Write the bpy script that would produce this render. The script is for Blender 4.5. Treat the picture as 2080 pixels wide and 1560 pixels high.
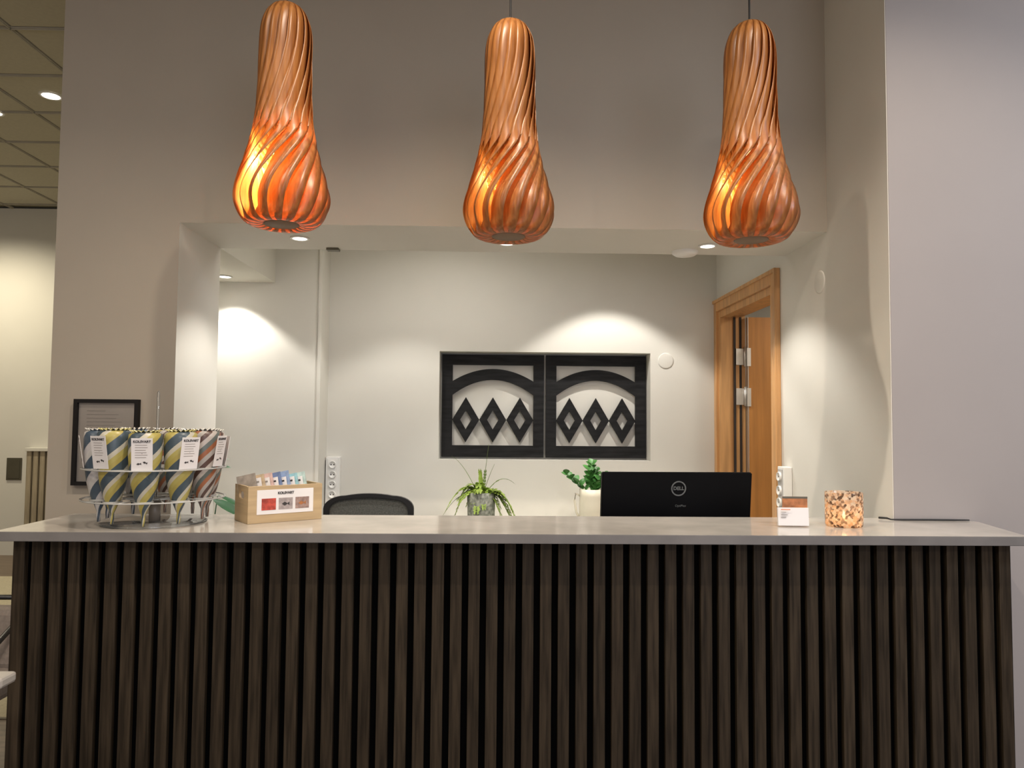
import bpy, bmesh, math, random
from mathutils import Vector, Matrix, Euler
random.seed(7)
R = math.radians; PI = math.pi
for o in list(bpy.data.objects): bpy.data.objects.remove(o)
sc = bpy.context.scene
COL = sc.collection

# ---------------------------------------------------------------- camera
cam = bpy.data.cameras.new('camera'); co = bpy.data.objects.new('camera', cam); COL.objects.link(co)
cam.sensor_width = 36; cam.sensor_fit = 'HORIZONTAL'; cam.lens = 1500/2080*36; cam.clip_start = .05
fy = Vector((-35/1500, -.05, 1)).normalized()
rx_ = math.cos(.0096); ry_ = -math.sin(.0096)
fx = Vector((rx_, ry_, -(rx_*fy.x+ry_*fy.y)/fy.z)).normalized()
fz = fy.cross(fx)
if fz.y < 0: fz = -fz
right = Vector((fx.x, fy.x, fz.x)); up = Vector((fx.y, fy.y, fz.y)); fwd = Vector((fx.z, fy.z, fz.z))
m = Matrix((( right.x, up.x, -fwd.x, 0), (right.y, up.y, -fwd.y, 0), (right.z, up.z, -fwd.z, 1.46), (0, 0, 0, 1)))
co.matrix_world = m
sc.camera = co
sc.view_settings.view_transform = 'Standard'; sc.view_settings.look = 'None'
sc.view_settings.gamma = 1; sc.view_settings.use_curve_mapping = False
sc.view_settings.exposure = 0.06
w = bpy.data.worlds.new('world'); sc.world = w; w.use_nodes = True
w.node_tree.nodes['Background'].inputs[0].default_value = (.6, .65, .8, 1)
w.node_tree.nodes['Background'].inputs[1].default_value = .05

def light(name, kind, loc, energy, color=(1, .93, .82), size=.03, angle=90, blend=.35, rot=(0, 0, 0), parent=None, sy=None):
    l = bpy.data.lights.new(name, kind); l.energy = energy; l.color = color
    if kind == 'SPOT': l.spot_size = R(angle); l.spot_blend = blend; l.shadow_soft_size = size
    elif kind == 'AREA':
        l.size = size
        if sy: l.shape = 'RECTANGLE'; l.size_y = sy
    else: l.shadow_soft_size = size
    o = bpy.data.objects.new(name, l); COL.objects.link(o); o.location = loc; o.rotation_euler = rot
    if parent: o.parent = parent
    return o

# added fill lights for the hall (their made-up fittings are built further down)
PANELS = [(3.1, .9, 3.66), (-3.4, -.2, 3.66), (.3, -1.4, 3.66)]
PANEL_W = [75, 45, 75]
PANEL_C = [(.80, .87, 1.0), (1, .90, .78), (1, .93, .85)]
for p, e, c in zip(PANELS, PANEL_W, PANEL_C):
    light('panel_glow', 'AREA', (p[0], p[1], 3.655), e, c, .58)

# added even fill from the rear of the hall, behind the viewer
light('window_glow', 'AREA', (2.4, -4.8, 1.9), 105, (.86, .87, 1.0), 3.6, rot=(PI/2, 0, 0), sy=2.4)
light('window_glow', 'AREA', (-2.6, -4.8, 1.9), 45, (1, .90, .76), 3.6, rot=(PI/2, 0, 0), sy=2.4)

# ---------------------------------------------------------------- materials
def mat(name, col, rough=.6, metal=0, var=.06, scale=8, bump=0, stretch=(1, 1, 1), emis=None, es=0, spec=.5, trans=0, col2=None, sheen=0, coat=0, objrand=0):
    M = bpy.data.materials.new(name); M.use_nodes = True; nt = M.node_tree; N = nt.nodes; L = nt.links
    b = N['Principled BSDF']
    b.inputs['Roughness'].default_value = rough; b.inputs['Metallic'].default_value = metal
    b.inputs['Specular IOR Level'].default_value = spec; b.inputs['Transmission Weight'].default_value = trans
    b.inputs['Sheen Weight'].default_value = sheen; b.inputs['Coat Weight'].default_value = coat
    tc = N.new('ShaderNodeTexCoord'); mp = N.new('ShaderNodeMapping'); mp.inputs['Scale'].default_value = stretch
    no = N.new('ShaderNodeTexNoise'); no.inputs['Scale'].default_value = scale; no.inputs['Detail'].default_value = 5
    L.new(tc.outputs['Object'], mp.inputs[0])
    if objrand:
        oi = N.new('ShaderNodeObjectInfo'); mu = N.new('ShaderNodeVectorMath'); mu.operation = 'SCALE'; mu.inputs[0].default_value = (17, 31, 23)
        L.new(oi.outputs['Random'], mu.inputs['Scale']); ad = N.new('ShaderNodeVectorMath')
        L.new(mp.outputs[0], ad.inputs[0]); L.new(mu.outputs[0], ad.inputs[1]); L.new(ad.outputs[0], no.inputs['Vector'])
    else: L.new(mp.outputs[0], no.inputs['Vector'])
    cr = N.new('ShaderNodeValToRGB'); L.new(no.outputs['Fac'], cr.inputs[0])
    c2 = col2 or tuple(min(1, c*(1+var)) for c in col); c1 = col if col2 else tuple(c*(1-var) for c in col)
    cr.color_ramp.elements[0].position = .35; cr.color_ramp.elements[1].position = .65
    cr.color_ramp.elements[0].color = (*c1, 1); cr.color_ramp.elements[1].color = (*c2, 1)
    src = cr.outputs[0]
    if objrand:
        hv = N.new('ShaderNodeHueSaturation'); mr = N.new('ShaderNodeMapRange'); L.new(oi.outputs['Random'], mr.inputs[0])
        mr.inputs[3].default_value = 1-objrand; mr.inputs[4].default_value = 1+objrand
        L.new(mr.outputs[0], hv.inputs['Value']); L.new(src, hv.inputs['Color']); src = hv.outputs[0]
    L.new(src, b.inputs['Base Color'])
    if bump:
        bp = N.new('ShaderNodeBump'); bp.inputs['Strength'].default_value = bump; bp.inputs['Distance'].default_value = .002
        L.new(no.outputs['Fac'], bp.inputs['Height']); L.new(bp.outputs[0], b.inputs['Normal'])
    if emis: b.inputs['Emission Color'].default_value = (*emis, 1); b.inputs['Emission Strength'].default_value = es
    return M

def acrylic(name, tint=(.97, .98, .97), edge=.12):
    M = bpy.data.materials.new(name); M.use_nodes = True; N = M.node_tree.nodes; L = M.node_tree.links; N.clear()
    o = N.new('ShaderNodeOutputMaterial'); mx = N.new('ShaderNodeMixShader'); t = N.new('ShaderNodeBsdfTransparent'); g = N.new('ShaderNodeBsdfGlossy')
    d = N.new('ShaderNodeBsdfDiffuse'); m2 = N.new('ShaderNodeMixShader'); f = N.new('ShaderNodeFresnel'); f.inputs[0].default_value = 1.2 if 'picture' in name else 1.5
    t.inputs[0].default_value = (*tint, 1); g.inputs['Roughness'].default_value = .06; d.inputs[0].default_value = (.8, .8, .77, 1)
    m2.inputs[0].default_value = edge; L.new(t.outputs[0], m2.inputs[1]); L.new(d.outputs[0], m2.inputs[2])
    L.new(f.outputs[0], mx.inputs[0]); L.new(m2.outputs[0], mx.inputs[1]); L.new(g.outputs[0], mx.inputs[2]); L.new(mx.outputs[0], o.inputs[0])
    return M

def veneer():
    M = bpy.data.materials.new('orange wood veneer'); M.use_nodes = True; N = M.node_tree.nodes; L = M.node_tree.links
    b = N['Principled BSDF']; out = N['Material Output']
    tc = N.new('ShaderNodeTexCoord'); mp = N.new('ShaderNodeMapping'); mp.inputs['Scale'].default_value = (60, 60, 4)
    no = N.new('ShaderNodeTexNoise'); no.inputs['Scale'].default_value = 1.5; no.inputs['Detail'].default_value = 6
    L.new(tc.outputs['Object'], mp.inputs[0]); L.new(mp.outputs[0], no.inputs['Vector'])
    cr = N.new('ShaderNodeValToRGB'); cr.color_ramp.elements[0].position = .3; cr.color_ramp.elements[1].position = .7
    cr.color_ramp.elements[0].color = (.21, .075, .018, 1); cr.color_ramp.elements[1].color = (.42, .185, .052, 1)
    L.new(no.outputs['Fac'], cr.inputs[0]); L.new(cr.outputs[0], b.inputs['Base Color'])
    b.inputs['Roughness'].default_value = .38
    tr = N.new('ShaderNodeBsdfTranslucent'); tr.inputs[0].default_value = (1, .40, .06, 1)
    mx = N.new('ShaderNodeMixShader'); mx.inputs[0].default_value = .24
    L.new(b.outputs[0], mx.inputs[1]); L.new(tr.outputs[0], mx.inputs[2]); L.new(mx.outputs[0], out.inputs[0])
    return M

def stripes(name, cols, k=1.0, pitch=7.0, rough=.35):
    """diagonal wrapping stripes: fraction of (angle*k + z*pitch) through a stepped ramp"""
    M = bpy.data.materials.new(name); M.use_nodes = True; N = M.node_tree.nodes; L = M.node_tree.links
    b = N['Principled BSDF']; b.inputs['Roughness'].default_value = rough
    tc = N.new('ShaderNodeTexCoord'); sp = N.new('ShaderNodeSeparateXYZ'); L.new(tc.outputs['Object'], sp.inputs[0])
    at = N.new('ShaderNodeMath'); at.operation = 'ARCTAN2'; L.new(sp.outputs[1], at.inputs[0]); L.new(sp.outputs[0], at.inputs[1])
    a = N.new('ShaderNodeMath'); a.operation = 'MULTIPLY'; a.inputs[1].default_value = -k/(2*PI); L.new(at.outputs[0], a.inputs[0])
    z = N.new('ShaderNodeMath'); z.operation = 'MULTIPLY'; z.inputs[1].default_value = pitch; L.new(sp.outputs[2], z.inputs[0])
    s = N.new('ShaderNodeMath'); L.new(a.outputs[0], s.inputs[0]); L.new(z.outputs[0], s.inputs[1])
    fr = N.new('ShaderNodeMath'); fr.operation = 'FRACT'; L.new(s.outputs[0], fr.inputs[0])
    cr = N.new('ShaderNodeValToRGB'); cr.color_ramp.interpolation = 'CONSTANT'; L.new(fr.outputs[0], cr.inputs[0])
    while len(cr.color_ramp.elements) < len(cols): cr.color_ramp.elements.new(.5)
    for i, c in enumerate(cols):
        cr.color_ramp.elements[i].position = i/len(cols); cr.color_ramp.elements[i].color = (*c, 1)
    L.new(cr.outputs[0], b.inputs['Base Color'])
    return M

def emit(name, col, s):
    M = bpy.data.materials.new(name); M.use_nodes = True; N = M.node_tree.nodes; L = M.node_tree.links
    b = N['Principled BSDF']; b.inputs['Base Color'].default_value = (*col, 1)
    b.inputs['Emission Color'].default_value = (*col, 1); b.inputs['Emission Strength'].default_value = s
    return M

M_ = dict(
    colp=mat('cool greige wall paint', (.325, .295, .282), .75, var=.015, scale=3, bump=.05),  # same greige wall, the cool light on it is mixed into the colour
    greige=mat('greige wall paint', (.355, .312, .255), .75, var=.015, scale=3, bump=.05),
    white=mat('off white wall paint', (.67, .65, .595), .7, var=.015, scale=3, bump=.05),
    ceil=mat('white ceiling paint', (.62, .60, .53), .85, var=.01),
    tile=mat('mineral ceiling tile', (.50, .47, .37), .9, var=.03, scale=40, bump=.2),
    grid=mat('ceiling grid metal', (.42, .39, .32), .6),
    floor=mat('brown oak floor', (.16, .115, .08), .4, var=.2, scale=3, stretch=(1, 12, 1), bump=.1),
    rug=mat('beige woven rug', (.48, .43, .31), .95, var=.08, scale=60, bump=.4),
    stone=mat('grey concrete laminate', (.46, .425, .375), .13, var=.12, scale=5, spec=.7),
    stone_e=mat('grey laminate edge', (.165, .155, .15), .45, var=.10, scale=9),
    slat=mat('smoked oak slat', (.0175, .0128, .0082), .55, var=.3, scale=2.5, stretch=(34, 34, 1.8), bump=.3, col2=(.044, .032, .0205), spec=.14, objrand=.16),
    black=mat('black felt board', (.0025, .0025, .0025), 1, spec=0),
    blackp=mat('black plastic', (.012, .012, .013), .35),
    blackm=mat('satin black monitor back', (.0035, .0035, .004), .5, var=.02, spec=.08),
    blackw=mat('black stained wood', (.014, .014, .0145), .55, var=.4, scale=3, stretch=(2, 2, 14), bump=.2, spec=.15),
    frame=mat('black picture frame', (.006, .005, .005), .6, spec=.25),
    paper=mat('white paper', (.78, .75, .74), .6, var=.02),
    paperg=mat('printed grey lines', (.27, .24, .21), .7),
    page=mat('framed paper sheet', (.36, .32, .28), .35, var=.04, scale=5),
    oak=mat('orange oak veneer', (.54, .29, .115), .4, var=.16, scale=2.5, stretch=(14, 14, 1), bump=.08),
    leafd=mat('oak door leaf', (.46, .20, .05), .42, var=.12, scale=2.5, stretch=(12, 12, .8)),
    darkgap=mat('dark rebate seal', (.03, .02, .015), .8),
    steel=mat('brushed steel', (.74, .72, .69), .45, 1, var=.05),
    ply=mat('light birch plywood', (.47, .34, .19), .55, var=.12, scale=3, stretch=(1, 1, 14), bump=.08),
    plyd=mat('box inside shadow wood', (.30, .20, .10), .7),
    ink=mat('dark print ink', (.04, .035, .035), .6),
    red=mat('red printed picture', (.42, .06, .04), .5, var=.35, scale=60),
    greyp=mat('grey printed picture', (.36, .31, .30), .5, var=.2, scale=60),
    brownp=mat('brown printed picture', (.30, .20, .17), .5, var=.3, scale=70),
    mesh=mat('grey mesh fabric', (.075, .078, .072), .9, var=.25, scale=150, bump=.3),
    plast=mat('white plastic', (.78, .77, .74), .35, var=.01),
    plastg=mat('pale grey plastic', (.48, .47, .46), .4, var=.02),
    fern=mat('light green fern', (.27, .38, .06), .55, var=.35, scale=25),
    stemm=mat('plant stem', (.13, .19, .05), .6),
    leafg=mat('deep green leaf', (.06, .20, .045), .4, var=.4, scale=20),
    vari=mat('dark tropical leaf', (.012, .07, .022), .35, var=.3, scale=12),
    soil=mat('potting soil', (.04, .025, .015), .95),
    potg=mat('mottled grey pot', (.10, .11, .085), .55, var=.5, scale=55, bump=.3, col2=(.30, .31, .26)),
    jug=mat('cream glazed ceramic', (.70, .66, .54), .3, var=.03),
    terra=mat('plain clay pot', (.35, .2, .12), .8),
    desk=mat('pale desk laminate', (.60, .57, .50), .4, var=.03),
    tablet=mat('pale grey table top', (.42, .39, .35), .4),
    cush=mat('brown grey upholstery', (.22, .185, .16), .95, var=.1, scale=70, bump=.4),
    tube=mat('black steel tube', (.01, .01, .01), .35),
    lslat=mat('light oak panel slat', (.36, .30, .21), .6, var=.2, scale=3, stretch=(10, 10, 1)),
    plate=mat('bronze wall plate', (.12, .11, .08), .4, .5),
    hubm=mat('smoky grey plastic', (.20, .17, .14), .35),
    copper=mat('copper brown card', (.42, .16, .055), .45, var=.3, scale=40),
    cord=mat('black fabric cord', (.012, .012, .012), .7),
    bulbw=emit('frosted warm bulb', (1, .62, .25), 12), bulbd=emit('dim warm bulb', (1, .6, .25), 3),
    lens=emit('downlight lens', (1, .95, .85), 9), panel=emit('panel diffuser', (1, .97, .92), 2),
    flame=emit('candle flame', (1, .75, .35), 14), wax=mat('white wax', (.8, .72, .6), .4, emis=(1, .6, .25), es=.25),
    acr=acrylic('clear acrylic'), acrw=acrylic('edge lit acrylic', (.97, .98, .97), .5), glass=acrylic('picture glass', (.99, .99, .99), .0),
    ven=veneer(), vdisc=mat('brown wooden disc', (.19, .12, .07), .6),
    cone_b=stripes('blue yellow grey striped film', [(.055, .08, .10), (.055, .08, .10), (.40, .33, .09), (.42, .36, .11), (.50, .47, .38)], 3, 11),
    cone_n=stripes('brown grey rust striped film', [(.09, .05, .04), (.38, .35, .32), (.30, .11, .05), (.12, .14, .13), (.45, .40, .36)], 3, 10),
    cone_g=stripes('blue white striped film', [(.055, .08, .11), (.055, .08, .11), (.50, .48, .46), (.46, .44, .44)], 3, 10),
    topy=mat('pale yellow film', (.55, .50, .22), .3, var=.2, scale=30), topw=mat('white crimped film', (.62, .60, .55), .35, var=.15, scale=50),
)
def mosaic():
    M = bpy.data.materials.new('brown cream glass mosaic'); M.use_nodes = True; N = M.node_tree.nodes; L = M.node_tree.links
    b = N['Principled BSDF']; out = N['Material Output']; b.inputs['Roughness'].default_value = .25
    tc = N.new('ShaderNodeTexCoord'); v = N.new('ShaderNodeTexVoronoi'); v.inputs['Scale'].default_value = 120
    L.new(tc.outputs['Object'], v.inputs['Vector']); cr = N.new('ShaderNodeValToRGB'); cr.color_ramp.interpolation = 'CONSTANT'
    sx = N.new('ShaderNodeSeparateColor'); L.new(v.outputs['Color'], sx.inputs[0]); L.new(sx.outputs[0], cr.inputs[0])
    cols = [(.10, .06, .04), (.72, .56, .42), (.30, .20, .14), (.80, .66, .52), (.70, .48, .30), (.74, .68, .58)]
    while len(cr.color_ramp.elements) < 6: cr.color_ramp.elements.new(.5)
    for i, c in enumerate(cols): cr.color_ramp.elements[i].position = i/6; cr.color_ramp.elements[i].color = (*c, 1)
    L.new(cr.outputs[0], b.inputs['Base Color']); tr = N.new('ShaderNodeBsdfTranslucent'); L.new(cr.outputs[0], tr.inputs[0])
    mx = N.new('ShaderNodeMixShader'); mx.inputs[0].default_value = .6
    L.new(b.outputs[0], mx.inputs[1]); L.new(tr.outputs[0], mx.inputs[2])
    tp = N.new('ShaderNodeBsdfTransparent'); m2 = N.new('ShaderNodeMixShader'); m2.inputs[0].default_value = .28
    L.new(mx.outputs[0], m2.inputs[1]); L.new(tp.outputs[0], m2.inputs[2]); L.new(m2.outputs[0], out.inputs[0])
    return M
M_['mosaic'] = mosaic()

# ---------------------------------------------------------------- mesh helpers
class MB:
    def __init__(s): s.bm = bmesh.new()
    def box(s, a, b, mi=0, rot=None, bev=0):
        x0, y0, z0 = a; x1, y1, z1 = b
        c = Vector(((x0+x1)/2, (y0+y1)/2, (z0+z1)/2)); d = Vector((abs(x1-x0), abs(y1-y0), abs(z1-z0)))
        r = bmesh.ops.create_cube(s.bm, size=1); vs = r['verts']
        mm = Matrix.Translation(c) @ (rot.to_matrix().to_4x4() if rot else Matrix()) @ Matrix.Diagonal((*d, 1))
        bmesh.ops.transform(s.bm, matrix=mm, verts=vs)
        fs = {f for v in vs for f in v.link_faces}
        for f in fs: f.material_index = mi
        if bev:
            es = list({e for v in vs for e in v.link_edges})
            bmesh.ops.bevel(s.bm, geom=es, offset=bev, segments=2, profile=.5, affect='EDGES')
        return s
    def prism(s, pts, z0, z1, mi=0, bev=0):
        n = len(pts); a = [s.bm.verts.new((p[0], p[1], z0)) for p in pts]; b = [s.bm.verts.new((p[0], p[1], z1)) for p in pts]
        fs = [s.bm.faces.new(a[::-1]), s.bm.faces.new(b)] + [s.bm.faces.new((a[i], a[(i+1) % n], b[(i+1) % n], b[i])) for i in range(n)]
        for f in fs: f.material_index = mi
        if bev: bmesh.ops.bevel(s.bm, geom=list({e for v in a+b for e in v.link_edges}), offset=bev, segments=2, affect='EDGES')
        return s
    def lathe(s, prof, n=32, mi=0, c=(0, 0, 0), arc=2*PI, close=True):
        rings = []
        for r, z in prof:
            if r < 1e-6: rings.append([s.bm.verts.new((c[0], c[1], c[2]+z))])
            else: rings.append([s.bm.verts.new((c[0]+r*math.cos(2*PI*i/n), c[1]+r*math.sin(2*PI*i/n), c[2]+z)) for i in range(n)])
        for A, B in zip(rings, rings[1:]):
            for i in range(n):
                j = (i+1) % n
                try:
                    if len(A) == 1 and len(B) == 1: continue
                    if len(A) == 1: f = s.bm.faces.new((A[0], B[j], B[i]))
                    elif len(B) == 1: f = s.bm.faces.new((A[i], A[j], B[0]))
                    else: f = s.bm.faces.new((A[i], A[j], B[j], B[i]))
                    f.material_index = mi; f.smooth = True
                except ValueError: pass
        return s
    def tube(s, pts, r, n=8, mi=0, closed=False):
        pts = [Vector(p) for p in pts]; N = len(pts); rr = r if isinstance(r, (list, tuple)) else [r]*N
        rings = []
        for i, p in enumerate(pts):
            if closed: t = (pts[(i+1) % N]-pts[i-1]).normalized()
            else: t = (pts[min(i+1, N-1)]-pts[max(i-1, 0)]).normalized()
            u = t.cross(Vector((0, 0, 1)));
            if u.length < 1e-3: u = t.cross(Vector((0, 1, 0)))
            u.normalize(); v = t.cross(u).normalized()
            rings.append([s.bm.verts.new(p+rr[i]*(u*math.cos(2*PI*k/n)+v*math.sin(2*PI*k/n))) for k in range(n)])
        idx = list(range(N)) + ([0] if closed else [])
        for a, b in zip(idx, idx[1:]):
            for k in range(n):
                f = s.bm.faces.new((rings[a][k], rings[a][(k+1) % n], rings[b][(k+1) % n], rings[b][k])); f.smooth = True; f.material_index = mi
        if not closed:
            for q in (rings[0], rings[-1]):
                f = s.bm.faces.new(q); f.material_index = mi
        return s
    def band(s, outer, inner, y0, y1, mi=0, closed=True):
        """ring between two loops of (x,z) points, extruded along y"""
        n = len(outer); V = lambda p, y: s.bm.verts.new((p[0], y, p[1]))
        a = [V(p, y0) for p in outer]; b = [V(p, y0) for p in inner]; c = [V(p, y1) for p in outer]; d = [V(p, y1) for p in inner]
        rng = range(n if closed else n-1)
        for i in rng:
            j = (i+1) % n
            for q in ((a[i], a[j], b[j], b[i]), (c[j], c[i], d[i], d[j]), (a[j], a[i], c[i], c[j]), (b[i], b[j], d[j], d[i])):
                s.bm.faces.new(q).material_index = mi
        if not closed:
            for k in (0, -1):
                try: s.bm.faces.new((a[k], b[k], d[k], c[k])).material_index = mi
                except ValueError: pass
        return s
    def slab(s, loop, y0, y1, mi=0):
        n = len(loop); a = [s.bm.verts.new((p[0], y0, p[1])) for p in loop]; b = [s.bm.verts.new((p[0], y1, p[1])) for p in loop]
        s.bm.faces.new(a).material_index = mi; s.bm.faces.new(b[::-1]).material_index = mi
        for i in range(n): s.bm.faces.new((a[i], b[i], b[(i+1) % n], a[(i+1) % n])).material_index = mi
        return s
    def obj(s, name, mats, parent=None, loc=(0, 0, 0), rot=(0, 0, 0), smooth=False, fix=True):
        if fix: bmesh.ops.recalc_face_normals(s.bm, faces=s.bm.faces)
        me = bpy.data.meshes.new(name); s.bm.to_mesh(me); s.bm.free()
        for q in (mats if isinstance(mats, (list, tuple)) else [mats]): me.materials.append(M_[q] if isinstance(q, str) else q)
        if smooth:
            for p in me.polygons: p.use_smooth = True
        o = bpy.data.objects.new(name, me); COL.objects.link(o); o.location = loc; o.rotation_euler = rot
        if parent: o.parent = parent
        return o

def tag(o, label, cat, group=None, kind=None):
    o['label'] = label; o['category'] = cat
    if group: o['group'] = group
    if kind: o['kind'] = kind
    return o
def thing(name, label, cat, loc=(0, 0, 0), rz=0, group=None):
    o = bpy.data.objects.new(name, None); COL.objects.link(o); o.location = loc; o.rotation_euler = (0, 0, rz); o.empty_display_size = .1
    return tag(o, label, cat, group)
def struct(o, label=None):
    o['kind'] = 'structure'
    if label: o['label'] = label
    return o
def copytree(o, parent=None):
    c = o.copy(); COL.objects.link(c)
    if parent: c.parent = parent
    for ch in list(o.children): copytree(ch, c)
    return c
def text(body, size, name, material, parent, loc, rot=(PI/2, 0, 0), ext=.0004, bold=0, align='CENTER', sx=1):
    cu = bpy.data.curves.new(name, 'FONT'); cu.body = body; cu.size = size; cu.extrude = ext; cu.offset = bold
    cu.align_x = align; cu.align_y = 'CENTER'
    t = bpy.data.objects.new(name, cu); COL.objects.link(t)
    dg = bpy.context.evaluated_depsgraph_get(); me = bpy.data.meshes.new_from_object(t.evaluated_get(dg))
    bpy.data.objects.remove(t); me.materials.clear(); me.materials.append(M_[material])
    o = bpy.data.objects.new(name, me); COL.objects.link(o); o.parent = parent; o.location = loc; o.rotation_euler = rot; o.scale = (sx, 1, 1)
    return o

# ---------------------------------------------------------------- room shell
ZC = 3.71
def painted(name, boxes, mats, front=None):
    """boxes joined; faces looking to -y (front) take material slot 0, the others slot 1"""
    b = MB()
    for a, c in boxes: b.box(a, c)
    bmesh.ops.recalc_face_normals(b.bm, faces=b.bm.faces)
    for f in b.bm.faces: f.material_index = 0 if (front is None or front(f)) else 1
    return struct(b.obj(name, mats))

fl = struct(MB().box((-9, -5, -.1), (5, 9, 0)).obj('floor', 'floor'))
painted('wall_front', [((-1.95, 3.28, 0), (-1.41, 3.77, ZC)), ((-1.41, 3.28, 2.33), (1.5, 3.77, ZC))], ['greige', 'white'],
        lambda f: f.normal.y < -.5 or f.normal.x < -.5)
painted('wall_column', [((1.503, 2.76, 0), (5, 2.86, ZC))], ['colp'])
# wall with the doorway: doorway y 3.91..4.90, z 0..2.16
DY0, DY1, DZ = 3.92, 4.90, 2.205
painted('wall_right', [((1.5, 2.762, 0), (1.66, DY0, ZC)), ((1.5, DY0, DZ), (1.66, DY1, ZC)), ((1.5, DY1, 0), (1.66, 5.25, ZC))], ['white'])
painted('wall_office_left', [((-1.95, 3.77, 0), (-1.85, 5.25, ZC))], ['white'])
NX0, NX1, NZ0, NZ1, NB = -.374, 1.047, 1.20, 1.925, 5.11
painted('wall_back', [((-1.85, 4.71, 0), (-1.115, 5.2, 2.74)),
                      ((-1.115, 4.95, 0), (NX0, 5.2, 2.74)), ((NX1, 4.95, 0), (1.5, 5.2, 2.74)),
                      ((NX0, 4.95, 0), (NX1, 5.2, NZ0)), ((NX0, 4.95, NZ1), (NX1, 5.2, 2.74)), ((NX0, NB, NZ0), (NX1, 5.2, NZ1))], ['white'])
struct(MB().box((-1.85, 3.77, 2.74), (1.5, 5.2, 2.82)).obj('ceiling_office', 'ceil'))
struct(MB().box((-1.85, 3.77, 2.33), (-1.41, 4.71, 2.74)).obj('bulkhead', 'ceil'))
# room beyond the door
b = MB(); b.box((1.66, 3.4, -.0), (1.76, 3.5, 2.6)); b.box((1.66, 3.4, 0), (3.6, 3.5, 2.6)); b.box((1.66, 5.6, 0), (3.6, 5.7, 2.6)); b.box((3.5, 3.5, 0), (3.6, 5.6, 2.6)); b.box((1.66, 5.25, 0), (1.7, 5.6, 2.6))
struct(b.obj('wall_side_room', 'white'))
struct(MB().box((1.66, 3.4, 2.5), (3.6, 5.7, 2.6)).obj('ceiling_side_room', 'ceil'))
light('side_room_lamp', 'AREA', (2.5, 4.2, 2.45), 14, (1, .92, .8), .4)
# hall
for n_, x_ in ((1, 2.4), (2, -2.6)):  # unseen openings added to go with the rear fill lights
    w_ = struct(MB().band([(x_-1.9, .6), (x_+1.9, .6), (x_+1.9, 3.2), (x_-1.9, 3.2)], [(x_-1.82, .68), (x_+1.82, .68), (x_+1.82, 3.12), (x_-1.82, 3.12)], -4.895, -4.84).obj('window_%d' % n_, 'blackp'))
    MB().box((x_-1.82, -4.89, .68), (x_+1.82, -4.88, 3.12)).obj('pane', 'glass', w_)
painted('wall_far', [((-9, 8.0, 0), (-1.95, 8.1, ZC))], ['white'])
painted('wall_corridor', [((-1.98, 5.25, 0), (-1.85, 8.0, ZC))], ['white'])
painted('wall_left', [((-9, -5, 0), (-8.9, 8, ZC))], ['white'])
painted('wall_hall_right', [((4.9, -5, 0), (5, 2.76, ZC))], ['greige'])
painted('wall_rear', [((-9, -5, 0), (5, -4.9, ZC))], ['greige'])
# ceiling: slab with a metal grid and single tiles over the corridor
ce = struct(MB().box((-9, -5, ZC+.03), (5, 9, ZC+.13)).box((-1.95, -5, ZC), (5, 3.3, ZC+.03)).box((-9, -5, ZC), (-1.95, 3.03, ZC+.03)).obj('ceiling', 'tile'))
gx = [-2.23-.6*k for k in range(9)]; gy = [3.04+.6*k for k in range(9)]
g = MB()
for x in gx: g.box((x-.012, 3.03, ZC-.003), (x+.012, 8, ZC+.012)); g.box((x-.004, 3.03, ZC-.008), (x+.004, 8, ZC))
for y in gy: g.box((-7.03, y-.012, ZC-.003), (-1.95, y+.012, ZC+.012)); g.box((-7.03, y-.004, ZC-.008), (-1.95, y+.004, ZC))
g.obj('ceiling_grid', 'grid', ce)
tm = None
for x in gx[:-1]:
    for y in gy[:-1]:
        lo = (x-.3, y+.3, ZC+.009)
        if tm is None:
            t0 = MB().box((-.284, -.284, -.006), (.284, .284, .012), bev=.004).obj('tile', 'tile', ce, lo); tm = t0
        else:
            t = tm.copy(); COL.objects.link(t); t.location = lo

# ---------------------------------------------------------------- downlights
def downlight(name, loc, label, group, r=.045, w=20, ang=95, blend=.3, color=(1, .955, .885), size=.02, tilt=(0, 0, 0), lensmat='lens'):
    t = thing(name, label, 'ceiling light', loc, 0, group)
    MB().lathe([(r*1.0, 0), (r*1.25, -.001), (r*1.25, -.005), (r*.96, -.006), (r*.96, 0)], 28).obj('trim_ring', 'plast', t)
    MB().lathe([(0, -.0035), (r*.95, -.0035), (r*.95, -.001), (0, -.001)], 24).obj('lens', lensmat, t)
    if w: light('lamp_beam', 'SPOT', (0, 0, -.02), w, color, size, ang, blend, tilt, t)
    return t
SG = 'round downlights in the soffit over the counter'
downlight('downlight', (-.944, 3.53, 2.33), 'bright round soffit downlight just below the left pendant lamp', SG, r=.036, w=29, ang=110, blend=.5)
downlight('downlight', (.052, 3.57, 2.33), 'bright round soffit downlight just below the middle pendant lamp', SG, r=.036, w=29, ang=110, blend=.5)
downlight('downlight', (1.038, 3.57, 2.33), 'bright round soffit downlight at the lower left of the right pendant lamp', SG, r=.036, w=29, ang=110, blend=.5)
downlight('downlight', (-1.66, 4.52, 2.33), 'small downlight in the lowered ceiling at the left of the back room', SG, r=.036, w=26, ang=106)
OG = 'office ceiling downlights washing the back wall'
downlight('downlight', (.74, 4.42, 2.74), 'office downlight washing the wall above the black panels', OG, w=60, ang=94, blend=.25)
downlight('downlight', (-.58, 4.28, 2.74), 'office downlight washing the wall left of the black panels', OG, w=40, ang=90, blend=.35)
CG = 'corridor ceiling downlights at the far left'
downlight('downlight', (-3.13, 5.14, ZC), 'corridor downlight in the tiled ceiling left of the grey wall edge', CG, r=.06, w=60, ang=150, blend=1.0, color=(1, .90, .70))
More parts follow.
